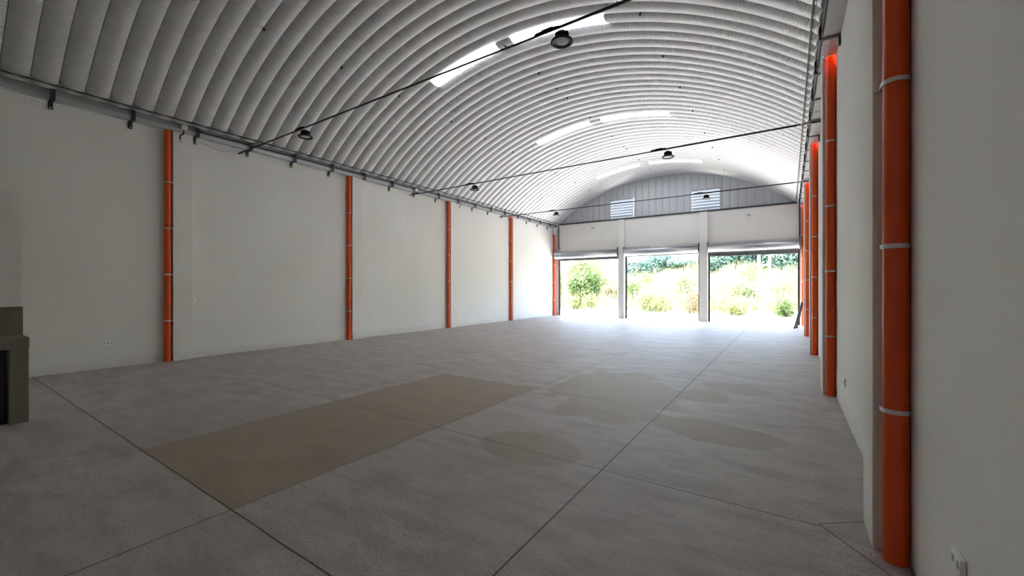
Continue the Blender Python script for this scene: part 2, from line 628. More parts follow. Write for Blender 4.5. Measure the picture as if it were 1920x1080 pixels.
for k in range(kmin, kmax):
    y0 = SEAM0 + k * PW
    TE = TH + 0.004
    breaks = [-TE + 2 * TE * i / NSEG for i in range(NSEG + 1)]
    segs = None
    if k in SKY_K:
        ex = sorted(ang(q) for p in SKX for q in p)
        breaks = [q for q in breaks if all(abs(q - e) > TH / NSEG for e in ex)] + ex
        breaks.sort()
    base = len(roof.v)
    for th in breaks:
        for j in range(PROF + 1):
            t = TS[j]
            r = RAD + prof(t)
            roof.v.append((XC + r * math.sin(th), y0 + t * PW, ZC + r * math.cos(th)))
            roof.uv.append((RAD * th, min(max(t, 0.001), 0.999)))
    for i in range(len(breaks) - 1):
        tm = (breaks[i] + breaks[i + 1]) / 2
        which = None
        if k in SKY_K:
            for q, (a, b_) in enumerate(SKX):
                if ang(a) < tm < ang(b_):
                    which = q
        for j in range(PROF):
            f = (base + i * (PROF + 1) + j, base + i * (PROF + 1) + j + 1, base + (i + 1) * (PROF + 1) + j + 1, base + (i + 1) * (PROF + 1) + j)
            if which is None:
                roof.f.append(f)
            else:
                windows.setdefault((SKY_K[k], which), []).append([roof.v[q] for q in f])
ceil = roof.build('ceiling', M['roof'], smooth=True)
tag(ceil, 'ribbed grey metal vault roof', 'ceiling', kind='structure')
# skylights
wi = 0
ROWN = {1: 'nearest', 2: 'middle', 3: 'farthest'}
for key in sorted(windows):
    wi += 1
    faces = windows[key]
    m = MB()
    idx = {}
    for f in faces:
        q = []
        for v in f:
            kk = tuple(round(c, 5) for c in v)
            if kk not in idx:
                idx[kk] = len(m.v)
                m.v.append(v)
            q.append(idx[kk])
        m.f.append(tuple(q))
    w = empty('window_%d' % wi)
    m.build('pane', M['skylight'], w, smooth=True)
    a, b_ = SKX[key[1]]
    kk = [q for q in SKY_K if SKY_K[q] == key[0]][0]
    y0 = SEAM0 + kk * PW
    fr = MB()
    ta, tb = ang(a), ang(b_)

    def rp(th, y, dr):
        return (XC + (RAD + dr) * math.sin(th), y, ZC + (RAD + dr) * math.cos(th))
    for th in (ta, (ta + tb) / 2, tb):
        pts = [rp(th, y0 + PW * t, prof(t) - 0.008) for t in [0.05 + 0.1 * q for q in range(10)]]
        fr.tube(pts, 0.006, 6)
    pts = [rp(ta + (tb - ta) * q / 14, y0 + PW * 0.22, prof(0.22) - 0.006) for q in range(15)]
    fr.tube(pts, 0.004, 6)
    fr.build('frame', M['slotgrey'], w)
    tag(w, 'white translucent skylight strip, %s row, %s half' % (ROWN[key[0]], 'left' if key[1] == 0 else 'right'), 'window', kind='structure')

# eave rails that carry the vault
for nm, s, lab in (('trim_1', -1, 'left'), ('trim_2', 1, 'right')):
    m = MB()
    xe = XC + s * (HALF - 0.045)
    xo = (XL + GW) if s < 0 else (XR - GW)
    xo2 = xo + (-s) * 0.010
    m.quad_box(min(xo2, xo2 - s * 0.006), max(xo2, xo2 - s * 0.006), YB, YE, ZG + 0.088, 5.185)
    m.quad_box(min(xo2, xe), max(xo2, xe), YB, YE, 5.178, 5.185)
    m.quad_box(min(xe, xe - s * 0.006), max(xe, xe - s * 0.006), YB, YE, 5.178, arc_z(xe) + 0.008)
    xi = xe - s * 0.04
    tr_ = m.build(nm, M['eaverail'])
    box('edge_angle', M['darksteel'], min(xe, xi), max(xe, xi), YB, YE, arc_z(xi) - 0.074, arc_z(xi) - 0.060, tr_)
    tag(tr_, 'light grey steel rail under the %s edge of the vault' % lab, 'trim', kind='structure')

# partition on the far left
pw = MB()
pw.quad_box(-10.2, -7.98, YB, 0.87, 0, 2.78)
tag(pw.build('wall_partition', M['plaster']), 'white block of a low room at the far left edge', 'wall', kind='structure')

# ------------------------------------------------------------------ doors (roller shutters rolled up)
OPEN = [(JL, P1[0]), (P1[1], P2[0]), (P2[1], JR)]
DLAB = ['left', 'middle', 'right']
for i, (a, b_) in enumerate(OPEN):
    d = empty('door_%d' % (i + 1), ((a + b_) / 2, YE, 0))
    hw = (b_ - a) / 2
    yc, zc, r = -0.21, 3.43, 0.20
    # rolled curtain
    m = MB()
    e0 = 0.03
    l0, l1 = -hw + e0, hw - e0
    if i == 0:
        l0 = -hw - 0.1
    n = 40
    pr_ = []
    for q in range(n):
        an = 2 * PI * q / n
        rr = r
        pr_.append((yc + rr * math.cos(an), zc + rr * math.sin(an)))
    for xx in (l0, l1):
        for (yy, zz) in pr_:
            m.v.append((xx, yy, zz))
    for q in range(n):
        m.f.append((q, (q + 1) % n, n + (q + 1) % n, n + q))
    m.f.append(tuple(range(n)))
    m.f.append(tuple(reversed(range(n, 2 * n))))
    rl = m.build('shutter_roll', M['shutter'], d, smooth=True)
    for pg in rl.data.polygons:
        if len(pg.vertices) > 4:
            pg.use_smooth = False
    # flashing sheet above the roll, against the wall; the middle door's sheet has a gap
    sp = [(l0 + 0.02, l1)] if i != 1 else [(l0 + 0.02, -0.42), (0.32, l1)]
    if i != 0:
        m = MB()
        for s0, s1 in sp:
            m.obox(((s0 + s1) / 2, yc - r + 0.105, zc + 0.185), (1, 0, 0), (0, 0.72, 0.5), (0, -0.5, 0.72), (s1 - s0) / 2, 0.10, 0.003)
        m.build('hood_sheet', M['shutter'], d)
    # end plates
    for xx, vis in ((l0 - 0.012, i != 0), (l1 + 0.012, True)):
        if vis:
            m = MB()
            m.quad_box(xx - 0.006, xx + 0.006, yc - 0.19, -0.003, zc - 0.20, zc + 0.26)
            m.build('end_plate', M['darksteel'], d)
    # hanging bottom rail
    m = MB()
    zr = (3.11, 3.20, 3.04)[i]
    m.quad_box(-hw + 0.05, hw - 0.05, -0.03, 0.0, zr, 3.27)
    m.quad_box(-hw + 0.05, hw - 0.05, -0.06, -0.03, zr, zr + 0.015)
    br = m.build('bottom_rail', M['railgrey'], d)
    if i != 1:
        m = MB()
        m.tube([(-hw + 0.2, -0.045, zr + 0.09), (hw - 0.15, -0.045, zr + 0.09)], 0.012, 8)
        for q in (-0.75, -0.1, 0.35):
            m.quad_box(q * hw - 0.05, q * hw + 0.05, -0.055, -0.031, zr + 0.07, zr + 0.11)
        m.build('lock_bar', M['darksteel'], br)
    for s in (-1, 1):
        m = MB()
        xx = s * hw
        x0, x1 = sorted((xx - s * 0.002, xx - s * 0.075))
        m.quad_box(x0, x1, 0.0, 0.012, 0, 3.22)
        m.quad_box(x0, x1, 0.055, 0.067, 0, 3.22)
        m.quad_box(*(sorted((xx - s * 0.002, xx - s * 0.014))), 0.012, 0.055, 0, 3.22)
        m.build('guide_rail', M['black'], d)
    tag(d, 'rolled-up grey steel shutter over the %s door opening' % DLAB[i], 'door', kind='structure')

# ------------------------------------------------------------------ gutters
HOLE = 0.0605


def gutter(side, label):
    x0, x1 = (XL, XL + GW) if side < 0 else (XR - GW, XR)
    m = MB()
    pc = (PIPE_X[0] if side < 0 else PIPE_X[1])
    # bottom with round holes at every pipe
    ys_ = [YB + 0.01]
    for y in PIPE_Y:
        ys_ += [y - 0.09, y + 0.09]
    ys_.append(YE - 0.01)
    if side < 0:
        ys_ = [YB + 0.01, YE - 0.01]
    for i in range(0, len(ys_), 2):
        m.quad_box(x0 + 0.002, x1, ys_[i], ys_[i + 1], ZG, ZG + 0.004)
    for y in (PIPE_Y if side > 0 else []):
        n = 32
        b = len(m.v)
        for q in range(n):
            an = 2 * PI * q / n
            c, s_ = math.cos(an), math.sin(an)
            # outer rectangle
            tx = ((x1 - pc) if c > 0 else (pc - x0 - 0.002)) / max(abs(c), 1e-6)
            ty = 0.09 / max(abs(s_), 1e-6)
            t = min(tx, ty)
            m.v.append((pc + c * t, y + s_ * t, ZG + 0.002))
            m.v.append((pc + c * HOLE, y + s_ * HOLE, ZG + 0.002))
        for q in range(n):
            a0, a1 = b + 2 * q, b + 2 * ((q + 1) % n)
            m.f.append((a0, a1, a1 + 1, a0 + 1))
    xf = x1 if side < 0 else x0
    xa, xb = sorted((xf, xf - (0.004 if side < 0 else -0.004)))
    m.quad_box(xa, xb, YB + 0.01, YE - 0.01, ZG + 0.004, ZG + 0.095)
    # rolled lip and mid fold
    sd = 1 if side < 0 else -1
    xa, xb = sorted((xf, xf + sd * 0.012))
    m.quad_box(xa, xb, YB + 0.01, YE - 0.01, ZG + 0.082, ZG + 0.095)
    m.quad_box(xa, xb, YB + 0.01, YE - 0.01, ZG, ZG + 0.010)
    o = m.build('gutter', M['gutter'])
    tag(o, label, 'gutter', 'eave gutters')


PR = 0.0595
PIPE_X = (XL + 0.074, XR - 0.063)
gutter(-1, 'grey sheet metal gutter along the top of the left wall')
gutter(1, 'grey sheet metal gutter along the top of the right wall')

# ------------------------------------------------------------------ downpipes
LPL = ['nearest', 'second', 'third', 'fourth', 'farthest']


def clamp_mesh(r):
    """omega strap: ears against the pilaster side (+y), band over the pipe"""
    m = MB()
    w = 0.013
    pts = []
    for q in range(19):
        an = PI + PI * q / 18
        pts.append((math.cos(an) * (r + 0.003), math.sin(an) * (r + 0.003)))
    pts = [(-r - 0.003, 0.062)] + pts + [(r + 0.003, 0.062)]
    pa = [(x, y, -w) for x, y in pts]
    pb = [(x, y, w) for x, y in pts]
    m.strip(pa, pb)
    pa = [(x * 1.03, y * 1.03 if y < 0 else y, -w) for x, y in pts]
    pb = [(x * 1.03, y * 1.03 if y < 0 else y, w) for x, y in pts]
    m.strip(pb, pa)
    return m


def downpipe(side, k):
    x = PIPE_X[0] if side < 0 else PIPE_X[1]
    y = PIPE_Y[k]
    t = empty('downpipe', (x, y, 0))
    r = PR
    top = ZG + 0.05 if side > 0 else ZG - 0.001
    if k == 4:
        top = 4.62 if side < 0 else top
    n = 40
    m = MB()
    m.lathe([(r, 0.0), (r, top)], n)
    m.build('pipe', M['pipe'], t, smooth=True)
    if k == 4 and side < 0:
        m = MB()
        m.tube([(0, 0, 4.60), (0, 0, 4.70), (0.0, -0.02, 4.80), (0, 0.0, 4.9), (0, 0, ZG - 0.001)], 0.07, 20, caps=False)
        e = m.build('elbow', M['whiteplastic'], t, smooth=True)
        e['label'] = 'pale elbow at the top of the pipe'
    zs = (0.88, 1.88, 2.88, 3.88) if side < 0 else (0.88, 1.84, 2.80, 3.76)
    for z in zs:
        m = clamp_mesh(r)
        c = m.build('clamp', M['galv'], t, smooth=True, loc=(0, 0, z))
        # ears with screw
        for s in (-1, 1):
            em = MB()
            if side * s > 0:
                em.quad_box(*sorted((s * (r + 0.0005), s * (r + 0.003))), -0.03, 0.02, -0.014, 0.014)
            else:
                em.quad_box(*sorted((s * (r - 0.006), s * (r + 0.028))), 0.060, 0.0735, -0.016, 0.016)
                em.tube([(s * (r + 0.012), 0.063, 0), (s * (r + 0.012), 0.066, 0)], 0.004, 8)
            em.build('ear', M['galv'], c)
    wall = 'left' if side < 0 else 'right'
    tag(t, 'orange plastic downpipe with steel clamps, %s on the %s wall' % (LPL[k] + (' from the camera' if 0 < k < 4 else ' to the camera' if k == 0 else ' at the doors'), wall), 'pipe', 'orange downpipes')


for k in range(5):
    downpipe(-1, k)
    downpipe(1, k)

# ------------------------------------------------------------------ eave brackets
BW = 0.032


def bracket(side):
    t = empty('eave_bracket')
    s = 1 if side < 0 else -1          # towards the hall
    def B(m, xa, xb, z0, z1, hw=BW):
        a, b_ = sorted((s * xa, s * xb))
        return m.quad_box(a, b_, -hw, hw, z0, z1)
    m = MB()
    B(m, 0.001, 0.022, -0.14, -0.003)            # leg on the wall
    B(m, 0.001, GW + 0.070, -0.013, -0.003)      # shelf under the gutter
    B(m, GW + 0.044, GW + 0.070, -0.003, 0.205)       # upright in front of the gutter
    m.build('bracket_strap', M['darksteel'], t)
    m = MB()
    B(m, GW + 0.020, GW + 0.085, 0.218, 0.224, 0.09)
    m.build('seat_plate', M['gutter'], t)
    bm = MB()
    a = 0.022
    pts = [(s * a, 0, -0.115), (s * (a + 0.016), 0, -0.115)]
    bm.tube(pts, 0.013, 8)
    bm.build('bolt', M['galv'], t)
    return t


def bracket_label(y, wall, side):
    j = sum(1 for p in PIPE_Y if p < y)
    ref = {0: 'nearest', 1: 'nearest', 2: 'second', 3: 'third', 4: 'fourth', 5: 'farthest'}[j]
    if j == 0:
        n = sum(1 for q in BR_Y if y <= q < PIPE_Y[0])
        return 'dark steel eave bracket on the %s wall, %s before the nearest orange pipe' % (wall, ORD[n - 1])
    n = sum(1 for q in BR_Y if PIPE_Y[j - 1] < q <= y)
    return 'dark steel eave bracket on the %s wall, %s beyond the %s orange pipe' % (wall, ORD[n - 1], ref)


BR_Y = [1.55 + 1.1 * k for k in range(18)]
for side, wall in ((-1, 'left'), (1, 'right')):
    proto = None
    for k, y in enumerate(BR_Y):
        if side > 0 and k < 3:
            continue
        if proto is None:
            proto = t = bracket(side)
        else:
            t = copy_tree(proto)
        t.location = (XL if side < 0 else XR, y, ZG)
        tag(t, bracket_label(y, wall, side), 'bracket', 'eave brackets')

# ------------------------------------------------------------------ eave conduit (black) along the left and right gutters
m = MB()
m.tube([(XL + GW + 0.031, 3.75, ZG + 0.111), (XL + GW + 0.031, YE - 0.05, ZG + 0.111)], 0.0125, 8)
tag(m.build('eave_cable', M['black']), 'thick black cable running along the left gutter', 'cable', 'eave cables')
m = MB()
m.tube([(XR - GW - 0.031, 3.0, ZG + 0.108), (XR - GW - 0.031, YE - 0.05, ZG + 0.108)], 0.012, 8)
tag(m.build('eave_cable', M['black']), 'black cable running along the right gutter', 'cable', 'eave cables')

# ------------------------------------------------------------------ tie rods and lamps
ROD_Y = (4.66, 10.17, 15.68)
ROD_Z = 4.885
RLAB = ['nearest', 'middle', 'farthest']
LAMP_X = (-8.24, -2.37)
for i, y in enumerate(ROD_Y):
    t = empty('tie_rod', (XC, y, ROD_Z))
    a, b_ = XL - XC, XR - XC
    MB().tube([(a + 0.002, 0, 0), (b_ - 0.002, 0, 0)], 0.011, 8).build('rod', M['darksteel'], t)
    m = MB()
    xl = LAMP_X[1] - XC
    cable = [(a + 0.02, 0.004, 0.02), (-7.0 - XC, 0.0, 0.012), (LAMP_X[0] - XC, 0, 0.014), (xl - 0.4, 0.0, 0.012), (xl, 0, 0.017)]
    m.tube(cable, 0.008, 8)
    m.build('thin_cable', M['black'], t)
    m = MB()
    m.tube([(xl - 0.02, 0.0, 0.016), (xl + 1.0, 0.0, 0.016), (b_ - 0.3, 0, 0.016), (b_ - 0.02, 0, 0.03)], 0.0125, 8)
    m.build('thick_cable', M['black'], t)
    for q in (xl + 0.72, xl + 1.6, xl + 2.55):
        box('cable_tie', M['black'], q - 0.006, q + 0.006, -0.016, 0.016, -0.012, 0.034, t)
    m = MB()
    m.tube([(b_ - 0.45, 0, 0), (b_ - 0.40, 0, 0), (b_ - 0.24, 0, 0), (b_ - 0.19, 0, 0)], 0.02, 8, rads=[0.009, 0.017, 0.017, 0.009])
    m.build('turnbuckle', M['galv'], t)
    tag(t, 'thin dark tie rod with cable across the hall, the %s one' % RLAB[i], 'tie rod', 'tie rods across the hall')


def lamp():
    t = empty('highbay_lamp')
    # origin at the rod; lamp hangs below
    m = MB()
    m.lathe([(0.0, -0.055), (0.038, -0.055), (0.045, -0.062), (0.045, -0.132), (0.05, -0.14)], 32)
    n = 18
    for q in range(n):
        an = 2 * PI * q / n
        d = (math.cos(an), math.sin(an), 0)
        m.obox((d[0] * 0.064, d[1] * 0.064, -0.115), d, (-d[1], d[0], 0), (0, 0, 1), 0.024, 0.003, 0.036)
    m.build('heat_sink', M['black'], t, smooth=False)
    m = MB()
    m.lathe([(0.05, -0.14), (0.085, -0.150), (0.118, -0.166), (0.138, -0.182), (0.142, -0.194), (0.136, -0.203), (0.114, -0.203), (0.102, -0.196), (0.094, -0.190)], 48)
    m.build('housing', M['black'], t, smooth=True)
    m = MB()
    m.lathe([(0.094, -0.1905), (0.074, -0.1895)], 40)
    m.build('reflector_ring', M['reflector'], t, smooth=True)
    m = MB()
    m.lathe([(0.074, -0.1895), (0.055, -0.193), (0.03, -0.195), (0.0, -0.1955)], 40)
    m.build('lens', M['lens'], t, smooth=True)
    m = MB()
    pts = []
    for q in range(15):
        an = -PI / 2 + 1.75 * PI * q / 14
        pts.append((0.0, math.cos(an) * 0.016, -0.036 + math.sin(an) * 0.020 + 0.014))
    m.tube(pts, 0.004, 8)
    m.tube([(0, 0, -0.055), (0, 0, -0.04)], 0.009, 8)
    m.build('hook', M['galv'], t, smooth=True)
    m = MB()
    m.tube([(-0.40, 0, 0.022), (-0.37, 0, 0.026), (-0.30, 0, 0.026), (-0.27, 0, 0.03), (-0.15, 0, 0.03), (-0.12, 0, 0.026), (-0.04, 0, 0.024)], 0.02, 10,
           rads=[0.012, 0.02, 0.02, 0.026, 0.026, 0.018, 0.012])
    m.build('cable_connector', M['black'], t, smooth=True)
    m = MB()
    m.tube([(-0.04, 0, 0.024), (-0.05, 0.004, -0.01), (-0.045, 0.004, -0.04), (-0.03, 0.0, -0.066)], 0.0045, 8)
    m.build('lead', M['black'], t, smooth=True)
    return t


proto = None
for i, y in enumerate(ROD_Y):
    for j, x in enumerate(LAMP_X):
        t = proto = lamp() if proto is None else None or proto
        if i or j:
            t = copy_tree(proto)
        t.location = (x, y, ROD_Z)
        t.rotation_euler = (0, 0, (0.0 if (i + j) % 2 == 0 else 0.0))
        tag(t, 'black round highbay lamp hanging on the %s tie rod, the %s of its two' % (RLAB[i], 'left' if j == 0 else 'right'), 'lamp', 'highbay lamps')

# ------------------------------------------------------------------ roof clips on the seams
def clip_mesh():
    m = MB()
    m.quad_box(-0.024, 0.024, -0.022, 0.022, -0.050, -0.040)
    m.tube([(0, 0, -0.07), (0, 0, -0.04), (0, 0, 0.0)], 0.012, 8)
    m.quad_box(-0.006, 0.006, -0.02, 0.02, -0.045, -0.006)
    return m


CLIPS = {
    ('left', -8.44): [3.94, 5.68, 7.42, 9.16, 10.90, 12.63, 14.37, 16.11, 17.84, 19.55],
    ('crown', -5.39): [9.27, 10.33, 11.01, 12.78, 14.53, 15.93, 16.28, 18.01, 19.76],
    ('right', -2.25): [7.53, 9.27, 11.01, 12.78, 14.52, 16.28, 17.97, 19.72],
}
cp = None
for (ln, x), yy in CLIPS.items():
    for q, y in enumerate(yy):
        if cp is None:
            cp = o = clip_mesh().build('roof_clip', M['darksteel'])
        else:
            o = cp.copy()
            COL.objects.link(o)
        ks = round((y - SEAM0) / PW)
        y2 = SEAM0 + ks * PW
        o.location = (x, y2, arc_z(x) + 0.004)
        o.rotation_euler = (0, ang(x), 0)
        tag(o, 'small dark clip on a roof seam, %s from the camera in the %s line' % (ORD[q], ln), 'clip', 'roof clips')
o = cp.copy()
COL.objects.link(o)
o.location = (-5.40, SEAM0 + 19.5 * PW, arc_z(-5.40) - 0.01)
o.rotation_euler = (0, ang(-5.40), 0)
tag(o, 'small dark clip between the two halves of the nearest skylight', 'clip', 'roof clips')

# ------------------------------------------------------------------ round wall fixtures with tails
def fixture(loc, label, tail=True):
    t = empty('round_fixture', loc)
    m = MB()
    m.tube([(0.0, 0, 0), (0.05, -0.012, 0.005)], 0.045, 20, rads=[0.035, 0.06])
    m.build('body', M['black'], t, smooth=False)
    m = MB()
    m.tube([(0.05, -0.012, 0.005), (0.062, -0.015, 0.006), (0.068, -0.0165, 0.0065)], 0.06, 24, rads=[0.062, 0.062, 0.045])
    m.build('white_face', M['whiteplastic'], t, smooth=False)
    if tail:
        m = MB()
        m.tube([(0.02, -0.02, -0.05), (0.03, -0.02, -0.10), (0.025, -0.03, -0.14), (0.0, -0.06, -0.155), (-0.005, -0.075, -0.2), (0.0, -0.07, -0.26)], 0.015, 8)
        cb = m.build('tail_cable', M['black'], t, smooth=True)
        m = MB()
        m.tube([(0.0, -0.07, -0.26), (0.0, -0.07, -0.30), (0.02, -0.055, -0.32)], 0.014, 8)
        m.build('connector', M['galv'], cb)
    tag(t, label, 'light fixture', 'round eave fixtures')


fixture((XL + GW + 0.045, 3.50, 5.09), 'round white-faced fixture with dangling black cable by the nearest left pipe')
fixture((XL + GW + 0.045, 10.28, 5.06), 'round white-faced fixture on the left gutter where the middle tie rod ends', False)
fixture((XL + 0.155, 20.75, 4.75), 'round white-faced fixture in front of the farthest left pipe')
m = MB()
cx = XL + GW + 0.035
m.tube([(cx + 0.005, 12.66, 5.03), (cx + 0.02, 12.72, 4.99), (cx + 0.015, 12.74, 4.95), (cx, 12.68, 4.92), (cx - 0.01, 12.64, 4.86), (cx - 0.01, 12.63, 4.80)], 0.012, 8)
tag(m.build('loose_cable', M['black'], smooth=True), 'short black cable dangling from the left gutter beyond the third pipe', 'cable')
# loose grey wire at the left end of the nearest rod
m = MB()
m.tube([(XL + GW + 0.03, 4.55, 5.12), (XL + GW + 0.02, 4.50, 4.99), (XL + 0.12, 4.42, 4.86), (XL + 0.06, 4.30, 4.83), (XL + 0.02, 3.85, 4.93)], 0.004, 6)
tag(m.build('loose_wire', M['slotgrey'], smooth=True), 'thin grey wire looping below the left gutter by the nearest tie rod', 'wire')

# ------------------------------------------------------------------ electrics on the walls
def outlet(side, y, z, w, h_, label, nslots=3):
    t = empty('wall_outlet', (XL if side < 0 else XR, y, z))
    s = 1 if side < 0 else -1
    m = MB()
    m.quad_box(*sorted((s * 0.0005, s * 0.018)), -w / 2, w / 2, -h_ / 2, h_ / 2)
    bevel(m.build('plate', M['whiteplastic'], t), 0.003)
    if nslots:
        for q in range(nslots):
            yy = (q - (nslots - 1) / 2) * w / nslots
            box('socket' if nslots > 1 else 'switch', M['slotgrey'], *sorted((s * 0.018, s * 0.0195)), yy - 0.011, yy + 0.011, -h_ * 0.2, h_ * 0.2, t)
    tag(t, label, 'outlet', 'wall outlets')


outlet(-1, 2.32, 0.50, 0.15, 0.085, 'white socket plate low on the left wall before the nearest pipe')
outlet(-1, 6.71, 0.50, 0.14, 0.085, 'white socket plate low on the left wall just before the second pipe', 2)
outlet(-1, 11.2, 0.48, 0.14, 0.085, 'white socket plate low on the left wall just before the third pipe', 2)
outlet(-1, 15.4, 0.46, 0.14, 0.085, 'white socket plate low on the left wall before the fourth pipe', 2)
outlet(-1, 3.73, 1.30, 0.08, 0.12, 'white switch plate beside the nearest left pilaster', 1)
outlet(-1, 12.72, 1.35, 0.08, 0.12, 'small white switch plate beside the third left pilaster', 1)
outlet(1, 6.52, 0.43, 0.13, 0.10, 'grey-white socket plate low on the right wall before the second pipe', 2)
outlet(1, 2.41, 0.48, 0.115, 0.07, 'white socket plate low on the right wall nearest the camera', 2)
t = empty('electrical_panel', (XL, 20.28, 1.57))
bevel(MB().quad_box(0.001, 0.014, -0.24, 0.24, 0, 0.72).build('cabinet_body', M['panel'], t), 0.003)
p = MB().quad_box(0.014, 0.017, -0.225, 0.225, 0.015, 0.705).build('panel_door', M['panel'], t)
MB().quad_box(0.017, 0.022, 0.17, 0.19, 0.33, 0.40).build('latch', M['slotgrey'], p)
tag(t, 'pale grey electrical panel on the left wall before the farthest pipe', 'electrical panel')

# small fixtures on the end wall
for x, z, lab in ((-8.90, 4.86, 'small grey fixture high on the end wall over the left door'), (-1.47, 4.83, 'small grey fixture high on the end wall over the right door')):
    t = empty('wall_sensor', (x, YE, z))
    bevel(MB().quad_box(-0.07, 0.07, -0.045, -0.001, -0.035, 0.035).build('casing', M['slotgrey'], t), 0.01)
    MB().quad_box(-0.05, 0.05, -0.05, -0.0452, -0.02, 0.02).build('sensor_face', M['panel'], t)
    tag(t, lab, 'sensor', 'fixtures on the end wall')
# vertical conduits in the corners of the end wall
for x, z0, lab in ((-10.96, 3.86, 'black vertical conduit in the left corner of the end wall'), (0.40, 3.78, 'black vertical conduit in the right corner of the end wall')):
    t = empty('conduit', (x, YE, 0))
    MB().tube([(0, -0.045, z0), (0, -0.045, 5.14)], 0.024, 10).build('tube', M['black'], t)
    bevel(MB().quad_box(-0.05, 0.05, -0.08, -0.001, z0 - 0.13, z0).build('junction_box', M['panel'], t), 0.006)
    tag(t, lab, 'conduit', 'conduits on the end wall')

# ------------------------------------------------------------------ cement counter at the left edge
t = empty('cement_counter', (-7.75, 0.87, 0))
x0, x1, ytop = -0.225, 0.23, 0.0
for ya, yb in ((-0.155, ytop), (-1.35, -1.21), (-2.6, -2.44)):
    bevel(box('leg', M['concrete'], x0, x1, ya, yb, 0, 0.87, t), 0.01)
box('bay_shade_fill', M['black'], x0 + 0.05, x0 + 0.36, -1.205, -0.16, 0.0, 0.865, t)  # added black block stands in for the deep shade inside the open bay
bevel(MB().quad_box(x0, x1 + 0.003, -2.6, ytop + 0.003, 0.87, 1.01).build('worktop', M['concrete'], t), 0.012)
bevel(MB().quad_box(x0 + 0.0, x0 + 0.022, -2.6, ytop, 1.01, 1.36).build('backsplash', M['concrete'], t), 0.006)
tag(t, 'raw cement counter with open bays and backsplash at the left edge', 'counter')

# ------------------------------------------------------------------ folded black frame leaning by the right wall near the doors
t = empty('folded_stand', (0.20, 19.4, 0))
foot1, foot2 = Vector((0.0, 0.0, 0.02)), Vector((0.07, 0.32, 0.02))
top1, top2 = Vector((0.235, 0.25, 0.98)), Vector((0.25, 0.50, 0.86))
MB().tube([foot1, top1], 0.028, 8).build('leg', M['black'], t)
MB().tube([foot2, top2], 0.028, 8).build('leg', M['black'], t)
MB().tube([top1, top1 + Vector((0.03, 0.06, 0.05)), top2 + Vector((0.02, 0.03, 0.06)), top2], 0.03, 8).build('top_bar', M['black'], t, smooth=True)
MB().tube([foot1 + Vector((0.15, 0.13, 0.5)), foot2 + Vector((0.15, 0.1, 0.45))], 0.012, 8).build('crossbar', M['black'], t)
box('foot', M['black'], -0.03, 0.03, -0.02, 0.03, 0, 0.05, t)
box('foot', M['black'], 0.04, 0.13, 0.29, 0.35, 0, 0.04, t)
tag(t, 'folded black metal stand leaning in the right corner by the doors', 'stand')

# ------------------------------------------------------------------ outside
o = box('ground', M['apron'], -60, 60, YE + 0.16, 75, -0.2, -0.015)
tag(o, 'sunlit pale yard outside the doors', 'ground', kind='structure')


def hill_z(x, y):
    e = 27.6 + 0.35 * math.sin(x * 0.7) + 0.3 * math.sin(x * 1.9 + 1) - 0.10 * (x + 6)
    d = y - e
    if d < 0:
        return -0.3
    z = 0.10 + 0.135 * d + 0.35 * math.sin(x * 0.35 + y * 0.21) * min(d / 6, 1) + 0.18 * math.sin(x * 1.1 - y * 0.6) * min(d / 4, 1)
    z += 0.35 * (1 - math.exp(-d / 0.8))
    if d > 16:
        z += 0.05 * (d - 16)
    return z


m = MB()
nx, ny = 110, 60
for j in range(ny + 1):
    for i in range(nx + 1):
        x = -55 + 75 * i / nx
        y = 26 + 44 * (j / ny) ** 1.4
        m.v.append((x, y, hill_z(x, y)))
for j in range(ny):
    for i in range(nx):
        a = j * (nx + 1) + i
        m.f.append((a, a + 1, a + nx + 2, a + nx + 1))
tag(m.build('hill', M['hill'], smooth=True), 'overgrown bank rising beyond the yard', 'hill', kind='structure')

# long grass, uncountable
m = MB()
rnd = random.Random(3)
for q in range(15000):
    x = rnd.uniform(-26, 2.5)
    y = 27 + 19 * rnd.random() ** 1.5
    z = hill_z(x, y)
    if z < 0:
        continue
    hgt = rnd.uniform(0.35, 1.0) * (1 + 0.3 * math.sin(x * 1.3))
    an = rnd.uniform(0, 2 * PI)
    lean = rnd.uniform(0.05, 0.5) * hgt
    ca, sa = math.cos(an), math.sin(an)
    w = rnd.uniform(0.02, 0.045)
    b = len(m.v)
    m.v += [(x - sa * w, y + ca * w, z - 0.05), (x + sa * w, y - ca * w, z - 0.05),
            (x + ca * lean * 0.4 + sa * w * 0.7, y + sa * lean * 0.4 - ca * w * 0.7, z + hgt * 0.6), (x + ca * lean * 0.4 - sa * w * 0.7, y + sa * lean * 0.4 + ca * w * 0.7, z + hgt * 0.6),
            (x + ca * lean, y + sa * lean, z + hgt)]
    m.f += [(b, b + 1, b + 2, b + 3), (b + 3, b + 2, b + 4)]
tag(m.build('long_grass', M['grass']), 'tall pale yellow-green grass covering the bank', 'grass', kind='stuff')


